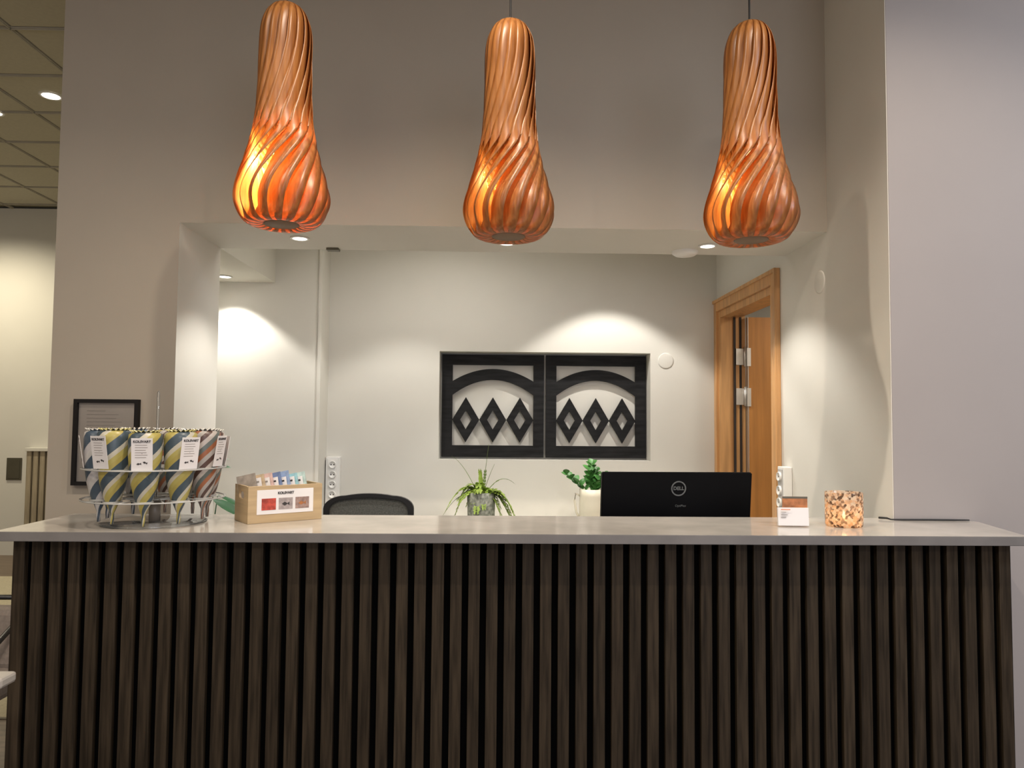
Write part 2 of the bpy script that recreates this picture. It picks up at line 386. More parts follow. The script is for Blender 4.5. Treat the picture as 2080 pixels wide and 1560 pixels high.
downlight('downlight', (-3.73, 5.44, ZC), 'corridor downlight cut by the left edge of the picture', CG, r=.06, w=60, ang=150, blend=1.0, color=(1, .90, .70))
downlight('downlight', (-5.3, 7.0, ZC), 'corridor downlight washing the far wall', CG, r=.06, w=215, ang=150, blend=1.0, color=(1, .89, .66))
HG = 'hall ceiling downlights in front of the counter'
for i, (x, wdir) in enumerate([(-1.6, 'left'), (-.08, 'middle'), (1.44, 'right')]):
    downlight('downlight', (x, 1.66, ZC), 'hall ceiling downlight in front of the counter, '+wdir+' one', HG, r=.06, w=[66, 165, 85][i], ang=125, blend=.6, color=(1, .86, .70))
light('panel_glow', 'AREA', (-.3, 4.05, 2.69), 6.5, (1, .95, .86), .5)  # added fill for the back room
for p, n in zip(PANELS, ('right of', 'left of', 'behind')):
    t = thing('ceiling_panel', 'square ceiling light panel of the hall '+n+' the viewer', 'ceiling light', (p[0], p[1], ZC), 0, 'hall ceiling panels')  # unseen fitting added to carry the hall fill
    MB().box((-.31, -.31, -.03), (.31, .31, 0), bev=.004).obj('housing', 'plast', t)
    MB().box((-.285, -.285, -.034), (.285, .285, -.0305)).obj('diffuser', 'panel', t)

t = thing('ceiling_panel', 'square ceiling light panel of the back room above the soffit edge', 'ceiling light', (-.3, 4.15, 2.74))  # unseen fitting added to carry the back room fill
MB().box((-.27, -.27, -.03), (.27, .27, 0), bev=.004).obj('housing', 'plast', t)
MB().box((-.25, -.25, -.034), (.25, .25, -.0305)).obj('diffuser', 'panel', t)

# ---------------------------------------------------------------- reception counter
ct = thing('reception_counter', 'dark slatted wooden front of the reception counter below the grey worktop', 'counter', (0, 0, 0))
MB().box((-1.523, 2.432, 0), (1.5, 2.79, 1.069)).box((1.5, 2.432, 0), (1.693, 2.75, 1.069)).obj('carcass', 'black', ct)
pitch = (1.695+1.5285)/55.64
s0 = None
for i in range(56):
    x = -1.5285+pitch*i
    if s0 is None: s0 = sl = MB().box((0, 2.41, .0), (.037, 2.4315, 1.069), bev=.0015).obj('slat', 'slat', ct, (x, 0, 0))
    else:
        sl = s0.copy(); COL.objects.link(sl); sl.location = (x, 0, 0)
MB().box((-1.5285, 2.4325, 0), (-1.5235, 2.79, 1.069)).obj('end_panel', 'slat', ct)
MB().box((1.6935, 2.414, 0), (1.6985, 2.75, 1.069)).obj('end_panel', 'black', ct)
b = MB(); b.prism([(-1.575, 2.372), (1.735, 2.372), (1.808, 2.755), (1.495, 2.755), (1.495, 2.83), (-1.575, 2.83)], 1.070, 1.10, bev=.0015)
bmesh.ops.recalc_face_normals(b.bm, faces=b.bm.faces)
for f in b.bm.faces: f.material_index = 0 if f.normal.z > .5 else 1
tag(b.obj('worktop', ['stone', 'stone_e']), 'long grey stone-look worktop on the slatted counter', 'worktop')

# ---------------------------------------------------------------- pendant lamps
prof = [(-.012, .055), (-.020, .078), (-.017, .112), (0, .135), (.03, .153), (.065, .163), (.10, .161), (.14, .151), (.18, .139), (.225, .126), (.27, .1145), (.33, .103),
        (.40, .096), (.48, .0925), (.56, .0915), (.63, .091), (.675, .0875), (.71, .079), (.74, .064), (.758, .046), (.766, .026)]
def smooth_prof(prof, sub=3):
    out = []
    for i in range(len(prof)-1):
        p0 = prof[max(i-1, 0)]; p1 = prof[i]; p2 = prof[i+1]; p3 = prof[min(i+2, len(prof)-1)]
        for k in range(sub):
            t = k/sub
            out.append(tuple(.5*((2*p1[j])+(-p0[j]+p2[j])*t+(2*p0[j]-5*p1[j]+4*p2[j]-p3[j])*t*t+(-p0[j]+3*p1[j]-3*p2[j]+p3[j])*t**3) for j in (0, 1)))
    out.append(prof[-1]); return out
sp_ = smooth_prof(prof)
TWZ = [(-.03, 0), (.05, 3), (.12, 11), (.18, 25), (.235, 43), (.30, 67), (.38, 94), (.515, 121), (.60, 133), (.77, 140)]
def tw(z):   # twist angle with height
    for (z0, a0), (z1, a1) in zip(TWZ, TWZ[1:]):
        if z <= z1: return R(a0+(a1-a0)*max(0, z-z0)/(z1-z0))
    return R(140)
def sst(a, b, x):
    u = max(0, min(1, (x-a)/(b-a))); return u*u*(3-2*u)
def strip_mesh():
    b = MB(); rows = []
    for z, r in sp_:
        a = (tw(z-.02)+tw(z)+tw(z+.02))/3;         fl_ = sst(.16, .42, z); D = R(17+15*min(1, abs(fl_-.5)*2.6))                      # the louvre tilts one way on the bulb and the other on the neck
        dL = .36*(1-fl_)*sst(-.02, .03, z); dR = .19*fl_*(1-.6*sst(.66, .76, z))
        row = []; fc = [1-dL*(1-k/4)**1.25-dR*(k/4)**1.25 for k in range(5)]; mx_ = max(fc)
        for k in range(5): row.append((r*fc[k]/mx_, a-D*(1-k/4), z))
        rows.append(row)
    th = .0011
    A = [[b.bm.verts.new((rr*math.cos(an), rr*math.sin(an), z)) for rr, an, z in row] for row in rows]
    B = [[b.bm.verts.new(((rr-th)*math.cos(an+.0), (rr-th)*math.sin(an), z)) for rr, an, z in row] for row in rows]
    n = len(rows)
    for i in range(n-1):
        for k in range(4):
            b.bm.faces.new((A[i][k], A[i][k+1], A[i+1][k+1], A[i+1][k])).smooth = True
            b.bm.faces.new((B[i][k+1], B[i][k], B[i+1][k], B[i+1][k+1])).smooth = True
        for k in (0, 4): b.bm.faces.new((A[i][k], B[i][k], B[i+1][k], A[i+1][k]))
    for i in (0, n-1):
        for k in range(4): b.bm.faces.new((A[i][k], A[i][k+1], B[i][k+1], B[i][k]))
    return b
def pendant(label, loc, rz, sc_, power, bulbmat, color):
    color = (1, .66, .27)
    t = thing('pendant_lamp', label, 'pendant lamp', loc, rz, 'twisted veneer pendant lamps over the counter'); t.scale = (sc_,)*3
    first = None
    for k in range(18):
        if pendant.proto is None:
            first = strip_mesh().obj('strip', 'ven', t); pendant.proto = first.data; o = first
        else:
            o = bpy.data.objects.new('strip', pendant.proto); COL.objects.link(o); o.parent = t
        o.rotation_euler = (0, 0, 2*PI*k/18)
    MB().lathe([(0, -.017), (.056, -.017), (.062, -.013), (.056, -.010), (0, -.010)], 28).obj('bottom_disc', 'vdisc', t)
    MB().lathe([(0, .772), (.022, .772), (.03, .766), (.03, .760), (0, .760)], 24).obj('top_disc', 'vdisc', t)
    L_ = (ZC-loc[2])/sc_
    MB().tube([(0, 0, .36), (0, 0, .6), (0, 0, L_-.02)], .0035/sc_, 8).obj('cord', 'cord', t)
    MB().lathe([(0, L_-.03), (.045, L_-.03), (.05, L_-.02), (.05, L_), (0, L_)], 24).obj('ceiling_cup', 'blackp', t)
    s = MB().lathe([(0, .30), (.017, .30), (.019, .31), (.019, .35), (.01, .365), (0, .365)], 16).obj('socket', 'steel', t)
    MB().lathe([(0, .19), (.018, .192), (.030, .20), (.034, .225), (.028, .255), (.015, .285), (.013, .30)], 20).obj('bulb', bulbmat, t)
    light('bulb_light', 'POINT', (0, 0, .165), power, color, .025, parent=t)
pendant.proto = None
pendant('twisted orange veneer pendant lamp on the left, glowing brightest', (-.746, 2.55, 2.150), R(6), 1.0, 15, 'bulbw', (1, .55, .20))
pendant('twisted brown veneer pendant lamp hanging in the middle of three', (.042, 2.55, 2.118), R(0), .985, 3.2, 'bulbd', (1, .55, .22))
pendant('twisted brown veneer pendant lamp on the right, nearest the pale wall', (.896, 2.55, 2.118), R(-4), 1.0, 3.6, 'bulbd', (1, .55, .22))

# ---------------------------------------------------------------- door in the right wall
dr = struct(thing('door_1', 'open oak door and frame in the right wall of the back room', 'door', (0, 0, 0)))
del dr['category']
b = MB()
cw = .085
b.box((1.478, DY0-cw, 0), (1.4995, DY0, DZ+.077), bev=.003); b.box((1.478, DY1, 0), (1.4995, 4.949, DZ+.077), bev=.003); b.box((1.478, DY0+.0005, DZ), (1.4995, DY1-.0005, DZ+.077), bev=.003)
b.box((1.468, DY0-cw, 0), (1.478, DY0-cw+.02, DZ+.077)); b.box((1.468, DY0-cw+.02, DZ+.057), (1.478, 4.949, DZ+.077))
b.obj('casing', 'oak', dr)
b = MB()
for y0, y1 in ((DY0+.0005, DY0+.03), (DY1-.03, DY1-.0005)): b.box((1.495, y0, 0), (1.665, y1, DZ-.001))
b.box((1.495, DY0+.03, DZ-.03), (1.665, DY1-.03, DZ-.001))
for y0, y1 in ((DY0+.03, DY0+.045), (DY1-.045, DY1-.03)): b.box((1.495, y0, 0), (1.56, y1, DZ-.03))
b.box((1.495, DY0+.045, DZ-.045), (1.56, DY1-.045, DZ-.03))
b.obj('jamb', 'oak', dr)
MB().box((1.585, DY1-.036, .02), (1.60, DY1-.031, DZ-.04)).box((1.625, DY1-.034, .02), (1.64, DY1-.031, DZ-.04)).obj('seal', 'darkgap', dr)
lf = MB().box((1.672, 4.825, .01), (2.55, 4.865, DZ-.045), bev=.002).obj('door_leaf', 'leafd', dr)
MB().box((1.668, 4.826, .02), (1.6715, 4.864, DZ-.045)).obj('edge_strip', 'steel', lf)
for z in (1.845, 1.58, .35):
    MB().box((1.600, 4.858, z), (1.650, 4.869, z+.11), bev=.001).tube([(1.658, 4.85, z-.01), (1.658, 4.85, z+.12)], .009, 10).box((1.660, 4.818, z-.01), (1.685, 4.8245, z+.11)).obj('hinge', 'steel', dr)
# ---------------------------------------------------------------- framed notice on the left pier
fr = thing('framed_notice', 'black framed sheet of faint text on the left pier behind the candy rack', 'picture', (-1.693, 3.278, 1.353))
W2, H2 = .139, .187
MB().band([(-W2, -H2), (W2, -H2), (W2, H2), (-W2, H2)], [(-W2+.016, -H2+.016), (W2-.016, -H2+.016), (W2-.016, H2-.016), (-W2+.016, H2-.016)], -.024, 0).obj('frame', 'frame', fr)
MB().box((-W2+.015, -.008, -H2+.015), (W2-.015, -.004, H2-.015)).obj('sheet', 'page', fr)
b = MB()
for k in range(17):
    wl = random.uniform(.06, .085) if k % 5 else .04
    b.box((-.088, -.0087, .135-k*.016), (-.088+2*wl, -.0082, .138-k*.016))
b.obj('print_lines', 'paperg', fr)
MB().box((-W2+.015, -.0125, -H2+.015), (W2-.015, -.011, H2-.015)).obj('glass', 'glass', fr)

# ---------------------------------------------------------------- black cut-out panels in the niche
def arc(cx, z0, w, h, n=20):   # points of a flat arch from left to right
    return [(cx+w*math.cos(PI-PI*i/n), z0+h*math.sin(PI*i/n)) for i in range(n+1)]
for (x0, x1, lab) in ((-.364, .336, 'black wooden cut-out relief of geometric shapes, left of the pair in the niche'), (.350, 1.040, 'black wooden cut-out relief of geometric shapes, right of the pair in the niche')):
    z0, z1 = 1.212, 1.916
    t = thing('wall_relief', lab, 'wall art', ((x0+x1)/2, 5.07, z0), 0, 'black relief panels in the niche')
    hw = (x1-x0)/2; hh = z1-z0; bw = .072
    MB().band([(-hw, 0), (hw, 0), (hw, hh), (-hw, hh)], [(-hw+bw, .08), (hw-bw, .08), (hw-bw, hh-bw), (-hw+bw, hh-bw)], 0, .022).obj('frame', 'blackw', t)
    iw = hw-bw
    # shallow arch band in the upper field
    n = 24; lo = []; hi = []
    for i in range(n+1):
        x = -iw+2*iw*i/n; q = 1-(x/iw)**2
        hi.append((x, .52+.085*q)); lo.append((x, .425+.105*q))
    MB().band(hi, lo, .001, .022, closed=False).obj('arch_band', 'blackw', t)
    # three open diamonds side by side
    dw = iw/3
    for k in (-1, 0, 1):
        cx_ = 2*dw*k; dh = .155
        MB().band([(cx_-dw, .255), (cx_, .255-dh), (cx_+dw, .255), (cx_, .255+dh)], [(cx_-dw*.42, .255), (cx_, .255-dh*.42), (cx_+dw*.42, .255), (cx_, .255+dh*.42)], .001, .022).obj('diamond', 'blackw', t)
    MB().box((-.2, .022, .5), (-.17, .04, .53)).box((.17, .022, .5), (.2, .04, .53)).obj('spacer', 'blackw', t)

# small wall fittings
t = thing('wall_sensor', 'round white cover on the back wall right of the black panels', 'wall fitting', (1.15, 4.95, 1.875), 0)
MB().lathe([(0, .0045), (.046, .0045), (.053, .003), (.054, 0)], 32).obj('cover', 'white', t, rot=(PI/2, 0, 0))
t = thing('wall_sensor', 'round white cover high on the right wall of the niche opening', 'wall fitting', (1.5, 3.36, 2.115), 0)
MB().lathe([(0, .0045), (.046, .0045), (.053, .003), (.054, 0)], 32).obj('cover', 'white', t, rot=(0, -PI/2, 0))
t = thing('smoke_detector', 'flat round white detector under the rear edge of the soffit', 'detector', (.96, 3.70, 2.33), 0)
MB().lathe([(0, -.022), (.05, -.022), (.064, -.012), (.066, 0)], 32).obj('housing', 'plast', t)
tag(MB().box((-.862, 3.72, 2.318), (-.80, 3.765, 2.3295), bev=.002).obj('cable_clip', 'plate'), 'tiny dark clip at the rear edge of the soffit', 'clip')
# socket column
def sockets(name, label, loc, rz, h0, h1, zs, wd=.045, dep=.05):
    t = thing(name, label, 'socket', loc, rz)
    MB().box((-wd, -dep, h0), (wd, -.0005, h1), bev=.004).obj('housing', 'plast', t)
    MB().box((-wd+.012, -dep-.004, h0+.02), (wd-.012, -dep, h1-.012), bev=.002).obj('faceplate', 'plastg' if rz else 'plast', t)
    for z in zs:
        s = MB().lathe([(0, .002), (.017, .002), (.021, .010), (.023, .010), (.024, 0)], 24).obj('outlet', 'plast', t, (0, -dep-.004, z), (PI/2, 0, 0))
        MB().lathe([(0, .0), (.004, .0), (.004, .0035), (0, .0035)], 8, c=(.009, 0, 0)).lathe([(0, 0), (.004, 0), (.004, .0035), (0, .0035)], 8, c=(-.009, 0, 0)).obj('pin_hole', 'ink', s)
    return t
sockets('socket_column', 'white socket column on the back wall beside the office chair', (-1.062, 4.95, 0), 0, .05, 1.215, (1.165, 1.10, 1.035, .97), .046)
sockets('socket_column', 'white socket box on the right wall beside the oak door', (1.5, 3.74, 0), -PI/2, .9, 1.24, (1.19, 1.12, 1.06), .04, .045)
struct(MB().box((-1.129, 4.698, 0), (-1.108, 4.7095, 2.74)).obj('trim_1', 'white'))

# ---------------------------------------------------------------- corridor things
t = thing('wall_panel', 'pale slatted wood panel with white cap against the far corridor wall', 'wall panel', (-4.93, 7.95, 0))
MB().box((0, .01, 0), (2.6, .05, 1.10)).obj('backing', 'plate', t)
MB().box((-.01, -.04, 1.10), (2.62, .05, 1.135), bev=.003).obj('cap', 'white', t)
s1 = None
for k in range(37):
    if s1 is None: s1 = MB().box((0, -.02, 0), (.05, .0095, 1.0995)).obj('slat', 'lslat', t)
    else:
        q = s1.copy(); COL.objects.link(q); q.location = (.07*k, 0, 0)
t = thing('wall_plate', 'dark rectangular metal plate on the far corridor wall', 'wall plate', (-5.095, 8.0, .79))
MB().box((-.078, -.012, 0), (.078, 0, .235), bev=.002).obj('plate', 'plate', t)
MB().box((-.06, -.016, .02), (.06, -.0125, .215), bev=.001).obj('inset', 'plate', t)
tag(MB().box((-7, 3.7, .0005), (-2.3, 6.9, .012), bev=.003).obj('rug', 'rug'), 'beige woven rug on the brown floor at the far left', 'rug')
# armchair with tube frame, cut by the frame and hidden behind the counter
t = thing('armchair', 'brown-grey armchair with black tube frame left of the counter', 'chair', (-2.28, 3.0, 0))
for sx in (-.31, .31):
    MB().tube([(sx, -.3, 0.01), (sx, -.3, .40), (sx, -.28, .42), (sx, .30, .68), (sx, .32, .66), (sx, .34, .01)], .011, 8).obj('side_frame', 'tube', t)
MB().tube([(-.31, .31, .675), (.31, .31, .675)], .011, 8).tube([(-.31, -.28, .42), (.31, -.28, .42)], .011, 8).tube([(-.31, .30, .30), (.31, .30, .30)], .011, 8).obj('cross_bars', 'tube', t)
MB().box((-.29, -.28, .30), (.29, .27, .42), bev=.03).obj('seat_cushion', 'cush', t)
MB().box((-.29, .17, .40), (.29, .29, .655), bev=.03, rot=Euler((R(-6), 0, 0))).obj('back_cushion', 'cush', t)
t = thing('barrier_rail', 'end of a narrow pale grey rail in front of the left end of the counter', 'rail', (-1.66, 2.1, 0))
MB().box((-.30, -.035, .722), (.332, .035, .752), bev=.008).obj('top_rail', 'tablet', t)
for x in (-.27, .02): MB().box((x-.015, -.015, .012), (x+.015, .015, .7215), bev=.003).obj('post', 'tube', t)
MB().box((-.32, -.12, 0), (.07, .12, .0115), bev=.004).obj('foot_plate', 'tube', t)

# ---------------------------------------------------------------- office: desk, monitor, chair, sideboard
t = thing('desk', 'pale office desk behind the counter under the monitor', 'desk', (0, 0, 0))
MB().box((-.5, 2.86, .715), (1.45, 3.45, .74), bev=.003).obj('desk_top', 'desk', t)
for x in (-.45, 1.36):
    for y in (2.90, 3.37): MB().box((x, y, 0), (x+.04, y+.04, .7145)).obj('leg', 'steel', t)
t = thing('sideboard', 'low white sideboard against the back wall under the black panels', 'cabinet', (0, 0, 0))
MB().box((-.30, 4.45, .06), (1.30, 4.948, .80), bev=.002).obj('body', 'white', t)
MB().box((-.28, 4.48, 0), (1.28, 4.92, .0595)).obj('plinth', 'black', t)
for k in range(4):
    d = MB().box((-.295+k*.398, 4.43, .07), (-.295+k*.398+.393, 4.4495, .79), bev=.002).obj('door', 'desk', t)
    MB().box((-.295+k*.398+.22, 4.422, .70), (-.295+k*.398+.28, 4.4295, .71)).obj('handle', 'steel', d)

mo = thing('monitor', 'black computer monitor seen from the back on the right of the counter', 'monitor', (.735, 2.955, .7405), R(2.5))
def tilt_slab(w0, w1, z0, z1, y0, y1, d0, bev):
    b = MB(); vs = []
    for z, w, y in ((z0, w0, y0), (z1, w1, y1)):
        vs.append([b.bm.verts.new((sx*w, y+dy, z)) for sx, dy in ((-1, 0), (1, 0), (1, d0), (-1, d0))])
    a, c = vs
    b.bm.faces.new(a[::-1]); b.bm.faces.new(c)
    for i in range(4): b.bm.faces.new((a[i], a[(i+1) % 4], c[(i+1) % 4], c[i]))
    bmesh.ops.bevel(b.bm, geom=b.bm.edges[:], offset=bev, segments=3, affect='EDGES')
    return b
tl = R(8)
sc_ob = tilt_slab(.3055, .3055, .165, .52, .045, 0, .03, .004).obj('back_shell', 'blackm', mo)
tilt_slab(.302, .302, .170, .515, .0755, .031, .012, .003).obj('bezel', 'blackp', mo)
MB().box((-.29, .084, .185), (.29, .086, .505), rot=Euler((R(7), 0, 0))).obj('screen', 'blackp', mo)
MB().box((-.035, .025, .01), (.035, .045, .30), bev=.004).obj('stand_neck', 'blackp', mo)
MB().box((-.12, -.06, 0), (.12, .14, .012), bev=.004).obj('stand_foot', 'blackp', mo)
lg = M_['logo'] = mat('grey logo print', (.11, .115, .115), .4)
ta = math.atan2(.045, .355)
zl = .455; yl = .045*(1-(zl-.165)/.355)-.0015
n = 36; ro, ri = .0305, .0255
MB().band([(ro*math.cos(2*PI*i/n), ro*math.sin(2*PI*i/n)) for i in range(n)], [(ri*math.cos(2*PI*i/n), ri*math.sin(2*PI*i/n)) for i in range(n)], -.0006, .0008).obj('logo_ring', 'logo', mo, (.005, yl, zl), (ta, 0, 0))
text('DELL', .0195, 'logo_letters', 'logo', mo, (.005, yl-.0004, zl), (PI/2+ta, 0, 0), bold=.0006)
zl = .385; yl = .045*(1-(zl-.165)/.355)-.0012
text('OptiPlex', .0125, 'model_lettering', 'logo', mo, (.015, yl, zl), (PI/2+ta, 0, 0))

ch = thing('office_chair', 'black office chair with mesh back, only its top showing over the worktop', 'chair', (-.66, 3.95, 0), R(2))
def rr_loop(w, h, r, z0, n=8, bulge=.012):
    pts = []
    for cx_, cz, a0 in ((w-r, z0+h-r, 0), (-w+r, z0+h-r, 90), (-w+r*.6, z0+r*.6, 180), (w-r*.6, z0+r*.6, 270)):
        q = r if a0 < 180 else r*.6
        for i in range(n+1):
            a = R(a0+90*i/n); pts.append((cx_+q*math.cos(a), cz+q*math.sin(a)*(.62 if a0 < 180 else 1) + (q*.38 if a0 < 180 else 0)))
        if a0 == 0:
            for k in range(1, 8):
                u = k/8; pts.append((cx_*(1-2*u), z0+h+bulge*4*u*(1-u)))
    return pts
yb = lambda x: 0
MB().band(rr_loop(.236, .52, .11, .54), rr_loop(.205, .478, .09, .565, bulge=.008), -.02, .012).obj('back_frame', 'blackp', ch)
MB().slab(rr_loop(.206, .479, .09, .5645, bulge=.008), -.008, -.005).obj('mesh_back', 'mesh', ch)
MB().box((-.24, .05, .44), (.24, .52, .52), bev=.03).obj('seat', 'mesh', ch)
MB().box((-.03, -.045, .40), (.03, -.02, .80), bev=.005).box((-.03, -.045, .39), (.03, .25, .43), bev=.005).obj('back_bracket', 'blackp', ch)
for sx in (-1, 1):
    MB().box((sx*.27-.03, .1, .66), (sx*.27+.03, .36, .69), bev=.01).tube([(sx*.27, .22, .66), (sx*.27, .25, .48), (sx*.2, .27, .42)], .014, 8).obj('armrest', 'blackp', ch)
MB().lathe([(0, .07), (.03, .07), (.03, .2), (.02, .21), (.02, .44), (0, .44)], 16, c=(0, .25, 0)).obj('gas_lift', 'blackp', ch)
for k in range(5):
    a = 2*PI*k/5; lg_ = MB().tube([(0, .25, .10), (.28*math.cos(a), .25+.28*math.sin(a), .065)], [.024, .014], 8).obj('base_arm', 'blackp', ch)
    MB().lathe([(0, -.012), (.024, -.012), (.028, 0), (.024, .012), (0, .012)], 16).obj('castor', 'blackp', lg_, (.28*math.cos(a), .25+.28*math.sin(a), .0285), (PI/2, 0, a))

# plants
def frond(b, base, dirx, diry, length, lift, droop, n=22, lw=.040, taper=1):
    pts = []
    for i in range(n+1):
        u = i/n
        pts.append(Vector(base)+Vector((dirx*length*u, diry*length*u, max(lift*(u-droop*u*u), .03-base[2]))))
    b.tube(pts, [.0022*(1-.6*i/n) for i in range(n+1)], 5)
    for i in range(1, n+1):
        p = pts[i]; t = (pts[i]-pts[i-1]).normalized(); s = t.cross(Vector((0, 0, 1)))
        if s.length < .1: s = t.cross(Vector((0, 1, 0)))
        s.normalize(); l = 1.2*lw*(1-.5*(i/n))*random.uniform(.8, 1.1)
        for sg in (-1, 1):
            d = (s*sg+t*.5+Vector((0, 0, random.uniform(-.35, .15)))).normalized(); nrm = t*.017
            v = [b.bm.verts.new(p), b.bm.verts.new(p+d*l*.5+nrm), b.bm.verts.new(p+d*l), b.bm.verts.new(p+d*l*.5-nrm*.5)]
            b.bm.faces.new(v)
def fronds(t, specs, matn, name='frond'):
    for sp in specs:
        b = MB(); frond(b, *sp[0:6], **sp[6]); b.obj(name, matn, t, fix=False)
pf = thing('potted_fern', 'light green fern with drooping fronds in a mottled grey pot', 'plant', (-.079, 4.6, .80))
MB().lathe([(0, 0), (.076, 0), (.082, .01), (.088, .215), (.082, .22), (.078, .205), (0, .205)], 32).obj('pot', 'potg', pf)
MB().lathe([(0, .206), (.077, .206)], 24).obj('soil', 'soil', pf)
Z0 = (0, 0, .205)
fronds(pf, [
    (Z0, -.62, -.15, .22, .30, 1.15, dict()), (Z0, -.9, -.1, .24, .27, 1.35, dict(lw=.038)), (Z0, -.8, .2, .20, .25, 1.5, dict()),
    (Z0, .95, -.1, .19, .16, 1.9, dict(lw=.05)), (Z0, .9, .05, .22, .17, 2.1, dict(lw=.05)), (Z0, .7, -.2, .17, .14, 1.8, dict(lw=.046)),
    (Z0, -.06, -.1, .15, .22, .35, dict(lw=.022)), (Z0, -.5, .1, .20, .14, 1.1, dict()), (Z0, .4, -.3, .15, .15, 1.2, dict()),
    (Z0, -.3, -.4, .16, .16, 1.2, dict()), (Z0, .1, -.5, .18, .14, 1.5, dict(lw=.026)), (Z0, -.15, -.5, .18, .13, 1.7, dict(lw=.038))], 'fern')
for k in range(16):
    a_ = random.uniform(0, 2*PI); l_ = random.uniform(.10, .20)
    b = MB(); frond(b, (0, 0, .205), math.cos(a_), math.sin(a_)*.6, l_, random.uniform(.10, .20), random.uniform(.6, 1.6), lw=.036, n=14); b.obj('frond', 'fern', pf, fix=False)
for k in range(6):
    b = MB(); frond(b, (.03, random.uniform(-.05, .03), .205), random.uniform(.8, 1), random.uniform(-.3, .1), random.uniform(.15, .21), random.uniform(.13, .19), random.uniform(1.6, 2.1), lw=.045, n=20); b.obj('frond', 'fern', pf, fix=False)
for sp in [((-.02, 0, .2), -.55, 0, .28, .36, .35), ((.01, 0, .2), .12, 0, .28, .40, .22), ((.01, 0, .2), .35, 0, .2, .24, .2), ((.02, 0, .2), .5, .1, .36, .30, .75), ((-.02, 0, .2), -1, -.1, .24, .12, 2.4)]:
    b = MB(); frond(b, *sp, lw=.011, n=18); b.obj('thin_stem', 'stemm', pf, fix=False)
def leaf(b, p, d, l, wd, nrm=Vector((0, -.4, .9)), curl=.15, n=5):
    d = d.normalized(); s = d.cross(nrm).normalized(); u = s.cross(d); rows = []
    for i in range(n+1):
        q = i/n; wv = wd*math.sin(PI*min(1, q*.96+.04))**.8; c = p+d*l*q-u*curl*l*q*q
        rows.append([b.bm.verts.new(c-s*wv+u*wv*.25), b.bm.verts.new(c), b.bm.verts.new(c+s*wv+u*wv*.25)])
    for A, B in zip(rows, rows[1:]):
        for k in (0, 1): b.bm.faces.new((A[k], A[k+1], B[k+1], B[k])).smooth = True
def leafy(t, base, tip, nl, l, wd, matn):
    b = MB(); base = Vector(base); tip = Vector(tip); pts = [base.lerp(tip, i/10)+Vector((0, 0, .02*math.sin(PI*i/10))) for i in range(11)]
    b.tube(pts, [.005*(1-.6*i/10) for i in range(11)], 6)
    ax = (tip-base).normalized()
    for i in range(nl):
        u = .25+.75*i/(nl-1); p = base.lerp(tip, u)
        a = i*2.2+random.uniform(-.3, .3); s = Vector((math.cos(a), math.sin(a)*.8, .55))
        leaf(b, p, (s+ax*.6), l*random.uniform(.8, 1.1)*(1-.25*u), wd)
    return b.obj('leafy_stem', matn, t, fix=False)
pj = thing('potted_plant', 'dark green leafy plant in a cream jug left of the monitor', 'plant', (.605, 4.6, .80))
MB().lathe([(0, 0), (.070, 0), (.076, .01), (.078, .15), (.074, .20), (.076, .243), (.070, .243), (.068, .20), (.068, .215), (0, .215)], 32).obj('jug', 'jug', pj)
MB().tube([(-.07, 0, .20), (-.10, 0, .215), (-.105, 0, .17), (-.095, 0, .10), (-.073, 0, .06)], .007, 8).obj('jug_handle', 'jug', pj)
MB().lathe([(0, .216), (.067, .216)], 20).obj('soil', 'soil', pj)
for tip, nl in (((.0, 0, .40), 13), ((.03, .02, .35), 10), ((-.16, -.02, .335), 9), ((.07, -.02, .33), 9), ((.04, -.04, .30), 8), ((-.02, -.03, .36), 8)):
    leafy(pj, (0, 0, .2), tip, nl+3, .066, .021, 'leafg')
pl = thing('floor_plant', 'large-leaved green plant behind the left edge of the opening', 'plant', (-1.62, 4.2, 0))
MB().lathe([(0, 0), (.11, 0), (.14, .25), (.13, .26), (.12, .23), (0, .23)], 32).obj('pot', 'jug', pl)
MB().lathe([(0, .235), (.12, .235)], 20).obj('soil', 'soil', pl)
for (dx, dy, z, l, wd) in ((.10, -.05, 1.01, .20, .035), (.08, -.02, 1.19, .10, .02), (.07, .0, 1.235, .09, .008), (.11, .03, 1.03, .20, .02), (-.1, .02, 1.1, .2, .04), (.02, .1, .9, .24, .05), (.06, -.1, .8, .24, .05), (-.08, -.08, .85, .22, .05), (.09, -.09, .93, .22, .03)):
    b = MB(); p = Vector((dx*.6, dy*.6, z)); b.tube([(0, 0, .23), (dx*.2, dy*.2, z*.6), tuple(p)], [.006, .005, .003], 6)
    leaf(b, p, Vector((1 if dx > 0 else -1, dy*3, -.45 if l > .15 else .05)), l, wd, curl=.1); b.obj('leaf', 'vari', pl, fix=False)

# ---------------------------------------------------------------- things on the worktop
ZT = 1.1003
